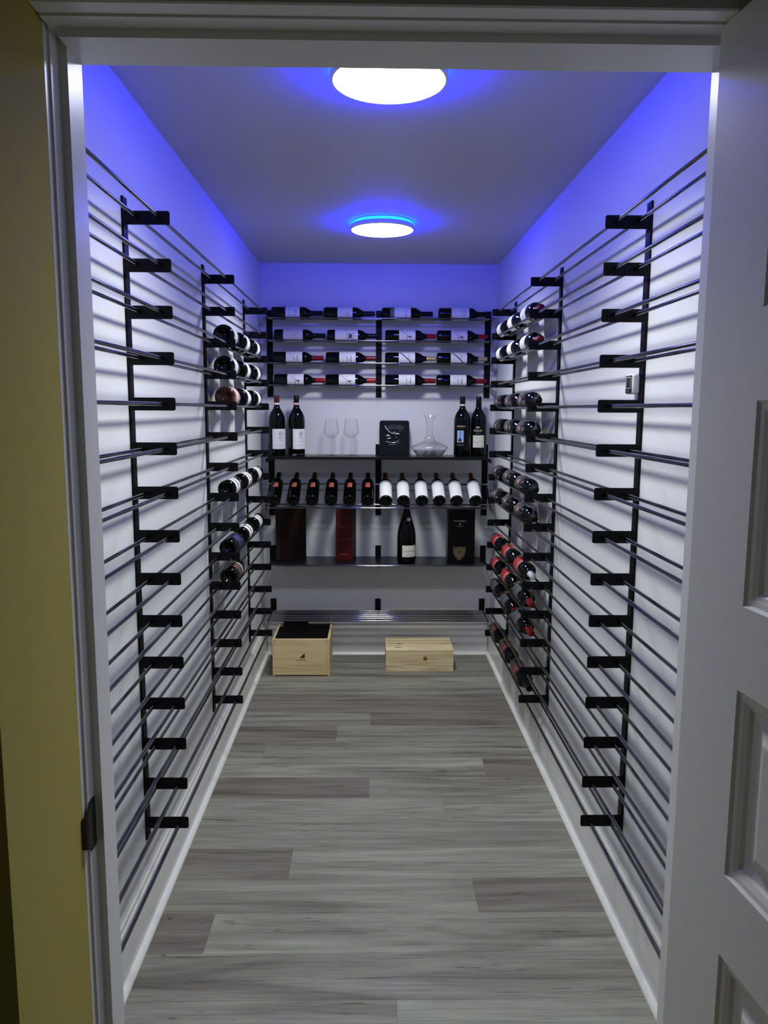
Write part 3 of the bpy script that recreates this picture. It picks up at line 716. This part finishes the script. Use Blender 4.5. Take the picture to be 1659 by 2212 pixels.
def tin():
    t = thing('corkscrew_tin', 'black upright tin with silver lever corkscrew picture and lettering', 'tin', (.096, D - .085, SHELF1))
    w, h, dpt, c = .091, .212, .045, .014
    def rr(x0, x1, z0, z1, c):
        o = []
        for (cx, cz, a0) in ((x1 - c, z1 - c, 0), (x0 + c, z1 - c, 90), (x0 + c, z0 + .004, 180), (x1 - c, z0 + .004, 270)):
            rad = c if a0 < 180 else .004; ccx = cx if a0 < 180 else (x0 + .004 if a0 == 180 else x1 - .004)
            for i in range(5): a = R(a0 + i * 22.5); o.append((ccx + rad * math.cos(a), cz + rad * math.sin(a)))
        return o
    MB().prism(rr(-w, w, 0, h, c), 1, 0, dpt, 'tin_black').build('case', t)
    MB().prism(rr(-w + .004, w - .004, .004, h - .004, c - .003), 1, -.003, 0, 'tin_black').build('lid', t)
    y = -.0034
    def flat(mb, pts, mat, yy=y): mb.prism(pts, 1, yy - .0006, yy + .0006, mat)
    lt = MB(); vs, fs = text2d('HOUDINI', .0200); lt.add([(x * 1.12 + .008, y - .0003, z * 1.25 + .167) for x, z in vs], [f[::-1] for f in fs], 'silver')
    flat(lt, [(-.034, .1815), (.040, .1815), (.040, .1838), (-.034, .1838)], 'silver'); flat(lt, [(.028, .149), (.040, .149), (.040, .152), (.028, .152)], 'grey_print')
    for k in range(3): flat(lt, [(-.034, .078 - .0062 * k), (.038 - .012 * k, .078 - .0062 * k), (.038 - .012 * k, .080 - .0062 * k), (-.034, .080 - .0062 * k)], 'grey_print') if k != 1 else None
    lt.build('lettering', t)
    lv = MB()
    lv.tube([(-.056, y - .002, .182), (-.050, y - .003, .164), (-.037, y - .004, .148), (-.020, y - .004, .137), (.0, y - .004, .131), (.012, y - .003, .131)], [.0035, .0065, .0078, .0066, .0052, .0046], 'silver', n=10)
    lv.tube([(-.012, y - .003, .136), (.006, y - .004, .142)], .0035, 'silver', n=8); lv.tube([(.008, y - .003, .133), (.030, y - .003, .130)], .0055, 'silver', n=10)
    lv.tube([(.011, y - .002, .118), (.011, y - .002, .104)], .0025, 'silver', n=8); lv.build('lever', t)
    ft = MB(); ft.tube([(-.054, y - .002, .118), (-.040, y - .003, .122), (-.024, y - .002, .117)], [.003, .006, .003], 'silver', n=8)
    ft.tube([(-.046, y - .002, .104), (-.035, y - .002, .102), (-.022, y - .002, .107)], .0022, 'silver', n=8)
    ft.tube([(-.054, y - .001, .0840), (-.030, y - .001, .080), (-.002, y - .001, .0775), (.012, y - .001, .083), (.030, y - .001, .095)], .0016, 'silver', n=8); ft.build('fittings', t)
tin()
def stopper():
    t = thing('foil_cutter', 'small black stick shaped tool lying at front of upper shelf', 'tool', (-.478, D - .215, SHELF1))
    MB().tube([(-.037, 0, .0065), (-.012, 0, .0065)], .0058, 'silver', n=12).build('shaft', t)
    MB().tube([(-.012, 0, .0072), (-.006, 0, .0072), (.022, 0, .0072), (.025, 0, .0072), (.038, 0, .0085)], [.0064, .0072, .0072, .0060, .0078], 'box_black', n=12).build('grip', t)
stopper()

# ------------------------------------------------------------------ boxes on the lower shelf
def zrot(x, y, z, a): return Matrix.Translation((x, y, z)) @ Matrix.Rotation(a, 4, 'Z')
def gift_boxes():
    t = thing('gift_box', 'tall dark brown gift box at the left of the lower shelf', 'box', None, 'gift boxes on the lower shelf', M=zrot(-.598, 4.590, SHELF2, R(32)))
    MB().box(0, .178, .0025, .068, 0, .325, 'box_brown', bev=.0015).build('case', t)
    MB().box(.005, .173, 0, .0025, .006, .319, 'box_brown').build('front_panel', t)
    t = thing('gift_box', 'tall red gift box with gold line beside champagne bottle', 'box', None, 'gift boxes on the lower shelf', M=zrot(-.262, 4.632, SHELF2, R(-13)))
    MB().box(0, .105, .0015, .095, 0, .320, 'box_black', bev=.001).build('case', t)
    MB().box(.0005, .1045, 0, .0016, .001, .319, 'box_red').build('front_panel', t)
    g = MB(); g.box(.002, .103, -.0004, 0, .1335, .1355, 'gold_print')
    g.tube([(.012, -.0003, .226), (.030, -.0003, .210), (.052, -.0003, .204), (.074, -.0003, .210), (.092, -.0003, .226)], .0012, 'gold_print', n=6)
    g.tube([(.016, -.0003, .236), (.034, -.0003, .221), (.052, -.0003, .216), (.070, -.0003, .221), (.088, -.0003, .236)], .0009, 'gold_print', n=6)
    for z in (.043, .036): g.box(.024, .080, -.0004, 0, z, z + .0012, 'red_print')
    g.build('gold_print', t)
    t = thing('gift_box', 'tall black gift box with gold shield at the right', 'box', (.498, 4.512, SHELF2), 'gift boxes on the lower shelf')
    MB().box(-.081, .081, 0, .105, 0, .335, 'box_black', bev=.0012).build('case', t)
    def shield(s, cx, cz, n=10):
        top = [(-.036, .040), (-.026, .034), (-.010, .036), (0, .041), (.010, .036), (.026, .034), (.036, .040)]
        side = [(.038, .015), (.032, -.012), (.018, -.032), (0, -.045), (-.018, -.032), (-.032, -.012), (-.038, .015)]
        return [(cx + x * s, cz + z * s) for x, z in (top + side)][::-1]
    e = MB(); e.prism(shield(1, -.011, .070), 1, -.0008, .0002, 'shield_print'); e.prism(shield(.84, -.011, .070), 1, -.0012, -.0004, 'box_black'); e.prism(shield(.76, -.011, .070), 1, -.0016, -.0008, 'shield_print')
    for k, (a, b) in enumerate(((-.028, .008), (-.026, .006), (-.022, .002))): e.box(a, b, -.0019, -.0016, .080 - k * .0075, .0825 - k * .0075, 'box_black')
    e.build('shield_emblem', t)
    l_ = MB(); vs, fs = text2d('Dom Perignon', .0125); l_.add([(x - .010, -.0004, z + .2655 + .10 * (x * .0)) for x, z in vs], [f[::-1] for f in fs], 'grey_print')
    l_.tube([(-.010, 0, .2475), (-.010, -.0012, .2475)], .0042, 'grey_print', n=12); l_.box(-.026, .008, -.0004, 0, .2330, .2345, 'grey_print'); l_.build('lettering', t)
gift_boxes()

# ------------------------------------------------------------------ wooden boxes on the floor
PINE_A = (.74, .585, .31)
wood('crate_wood', PINE_A, (.60, .44, .205), 3)
wood('pine_front', (.78, .64, .37), (.52, .37, .16), 3.2, knots=((.033, -.13, .079, .0125, (.16, .075, .02), 1.0),))
wood('pine_lid', (.80, .67, .40), (.56, .41, .20), 3.2, knots=((-.118, -.010, .134, .016, (.07, .035, .02), 2.2), (-.17, -.010, .134, .012, (.16, .09, .045), 3.5), (-.13, -.080, .134, .022, (.30, .20, .09), 2.2), (-.02, -.055, .134, .003, (.10, .05, .02), 1)))
def crate():
    w, dp, h, t_ = .337, .345, .226, .013; x0 = -.625; y0 = 4.347
    t = thing('wooden_crate', 'open wooden wine crate with triangle logo and black sheet inside', 'crate', (x0 + w / 2, y0 + dp / 2, 0))
    X, Y = w / 2, dp / 2
    MB().box(-X + t_, X - t_, -Y, -Y + t_, .006, h, 'crate_wood', bev=.0015).build('front_board', t)
    MB().box(-X + t_, X - t_, Y - t_, Y, .006, h, 'crate_wood', bev=.0015).build('back_board', t)
    MB().box(-X, -X + t_, -Y, Y, 0, h, 'crate_wood', bev=.0025).build('side_board', t)
    # right side board with notches along its top edge and a flat dark strip painted for the shade in a slot
    sb = MB(); z1 = h - .018
    sb.box(X - t_, X, -Y, Y, 0, z1, 'crate_wood', bev=.0015)
    cuts = [-Y, .045, .060, .085, .100, .125, .140, Y]
    for a, b in zip(cuts[0::2], cuts[1::2]): sb.box(X - t_, X, a, b, z1 - .0005, h, 'crate_wood', bev=.001)
    sb.box(X - .0004, X + .0004, -Y + .012, -Y + .020, .09, h - .03, 'maroon_paper')
    sb.build('side_board', t)
    MB().box(-X + t_, X - t_, -Y + t_, Y - t_, .004, .014, 'crate_wood').build('bottom_board', t)
    s = MB(); s.box(-X + t_ + .001, X - t_ - .001, -Y + t_ + .001, Y - .07, h - .012, h - .004, 'foam_black')
    s.prism([(Y - .07, h - .012), (Y - .004 - t_, h + .014), (Y - .004 - t_, h + .020), (Y - .07, h - .004)], 0, -X + t_ + .02, .02, 'foam_black')
    s.prism([(Y - .07, h - .012), (Y - .004 - t_, h - .010), (Y - .004 - t_, h - .004), (Y - .07, h - .004)], 0, .02, X - t_ - .001, 'foam_black')
    s.build('black_sheet', t)
    for x in (-X + t_ + .0015, X - t_ - .0015): MB().tube([(x, -Y - .0005, h - .007), (x, -Y + .002, h - .007)], .0028, 'black_print', n=10).build('peg_hole', t)
    g = MB(); yy = -Y - .0006
    g.prism([(-.0085, .111), (.0225, .111), (.0225, .143)], 1, yy, yy + .0008, 'maroon_paper')
    vs, fs = text2d('JUSTIN', .0155); g.add([(x * 1.15 + .002, yy, z + .098) for x, z in vs], [f[::-1] for f in fs], 'black_print'); g.build('logo', t)
crate()
def pine_box():
    w, dp, h = .408, .262, .134; t = thing('pine_box', 'closed pale pine box with knots and slatted lid on floor', 'box', (.250, 4.428 + dp / 2, 0)); X, Y = w / 2, dp / 2
    MB().box(-X, X, -Y, -Y + .010, 0, h - .009, 'pine_front', bev=.0008).build('front_board', t)
    MB().box(-X, X, Y - .010, Y, 0, h - .009, 'pine_front', bev=.0008).build('back_board', t)
    for s in (-1, 1): MB().box(min(s * X, s * (X - .010)), max(s * X, s * (X - .010)), -Y + .010, Y - .010, 0, h - .009, 'pine_front').build('side_board', t)
    MB().box(-X + .010, X - .010, -Y + .010, Y - .010, .002, .010, 'pine_front').build('bottom_board', t)
    ys = [-Y - .001, -.040, .034, Y + .001]
    for k, (a, b) in enumerate(zip(ys, ys[1:])):
        MB().box(-X - .001, X + .001, a + (.004 if k else 0), b - (.004 if k < 2 else 0), h - .009, h, 'pine_lid', bev=.001).build('lid_slat', t)
    MB().box(-X + .010, X - .010, -Y + .010, Y - .010, h - .012, h - .0022, 'brown_paper').build('lid_gap_sheet', t)  # dark sheet added close under the slats so their gaps draw as dark lines
pine_box()
# ------------------------------------------------------------------ small meter clipped to the right rack
def meter():
    t = thing('climate_meter', 'small white climate meter with dark screen on right rack post', 'meter', (.717, 2.206, 1.613))
    MB().box(-.023, 0, -.028, .030, 0, .056, 'white_plastic', bev=.004).build('case', t)
    MB().box(-.0236, -.0228, -.0245, .0265, .003, .053, 'screen_glass').build('screen', t)
    g = MB()
    for a, b, c, d_ in ((-.018, .022, .0165, .0178), (-.018, .022, .0475, .0488), (-.0185, -.0172, .0165, .0488), (.0208, .022, .0165, .0488), (.0, .012, .0085, .0100)): g.box(-.0240, -.0234, a, b, c, d_, 'white_plastic')
    g.build('screen_border', t)
meter()
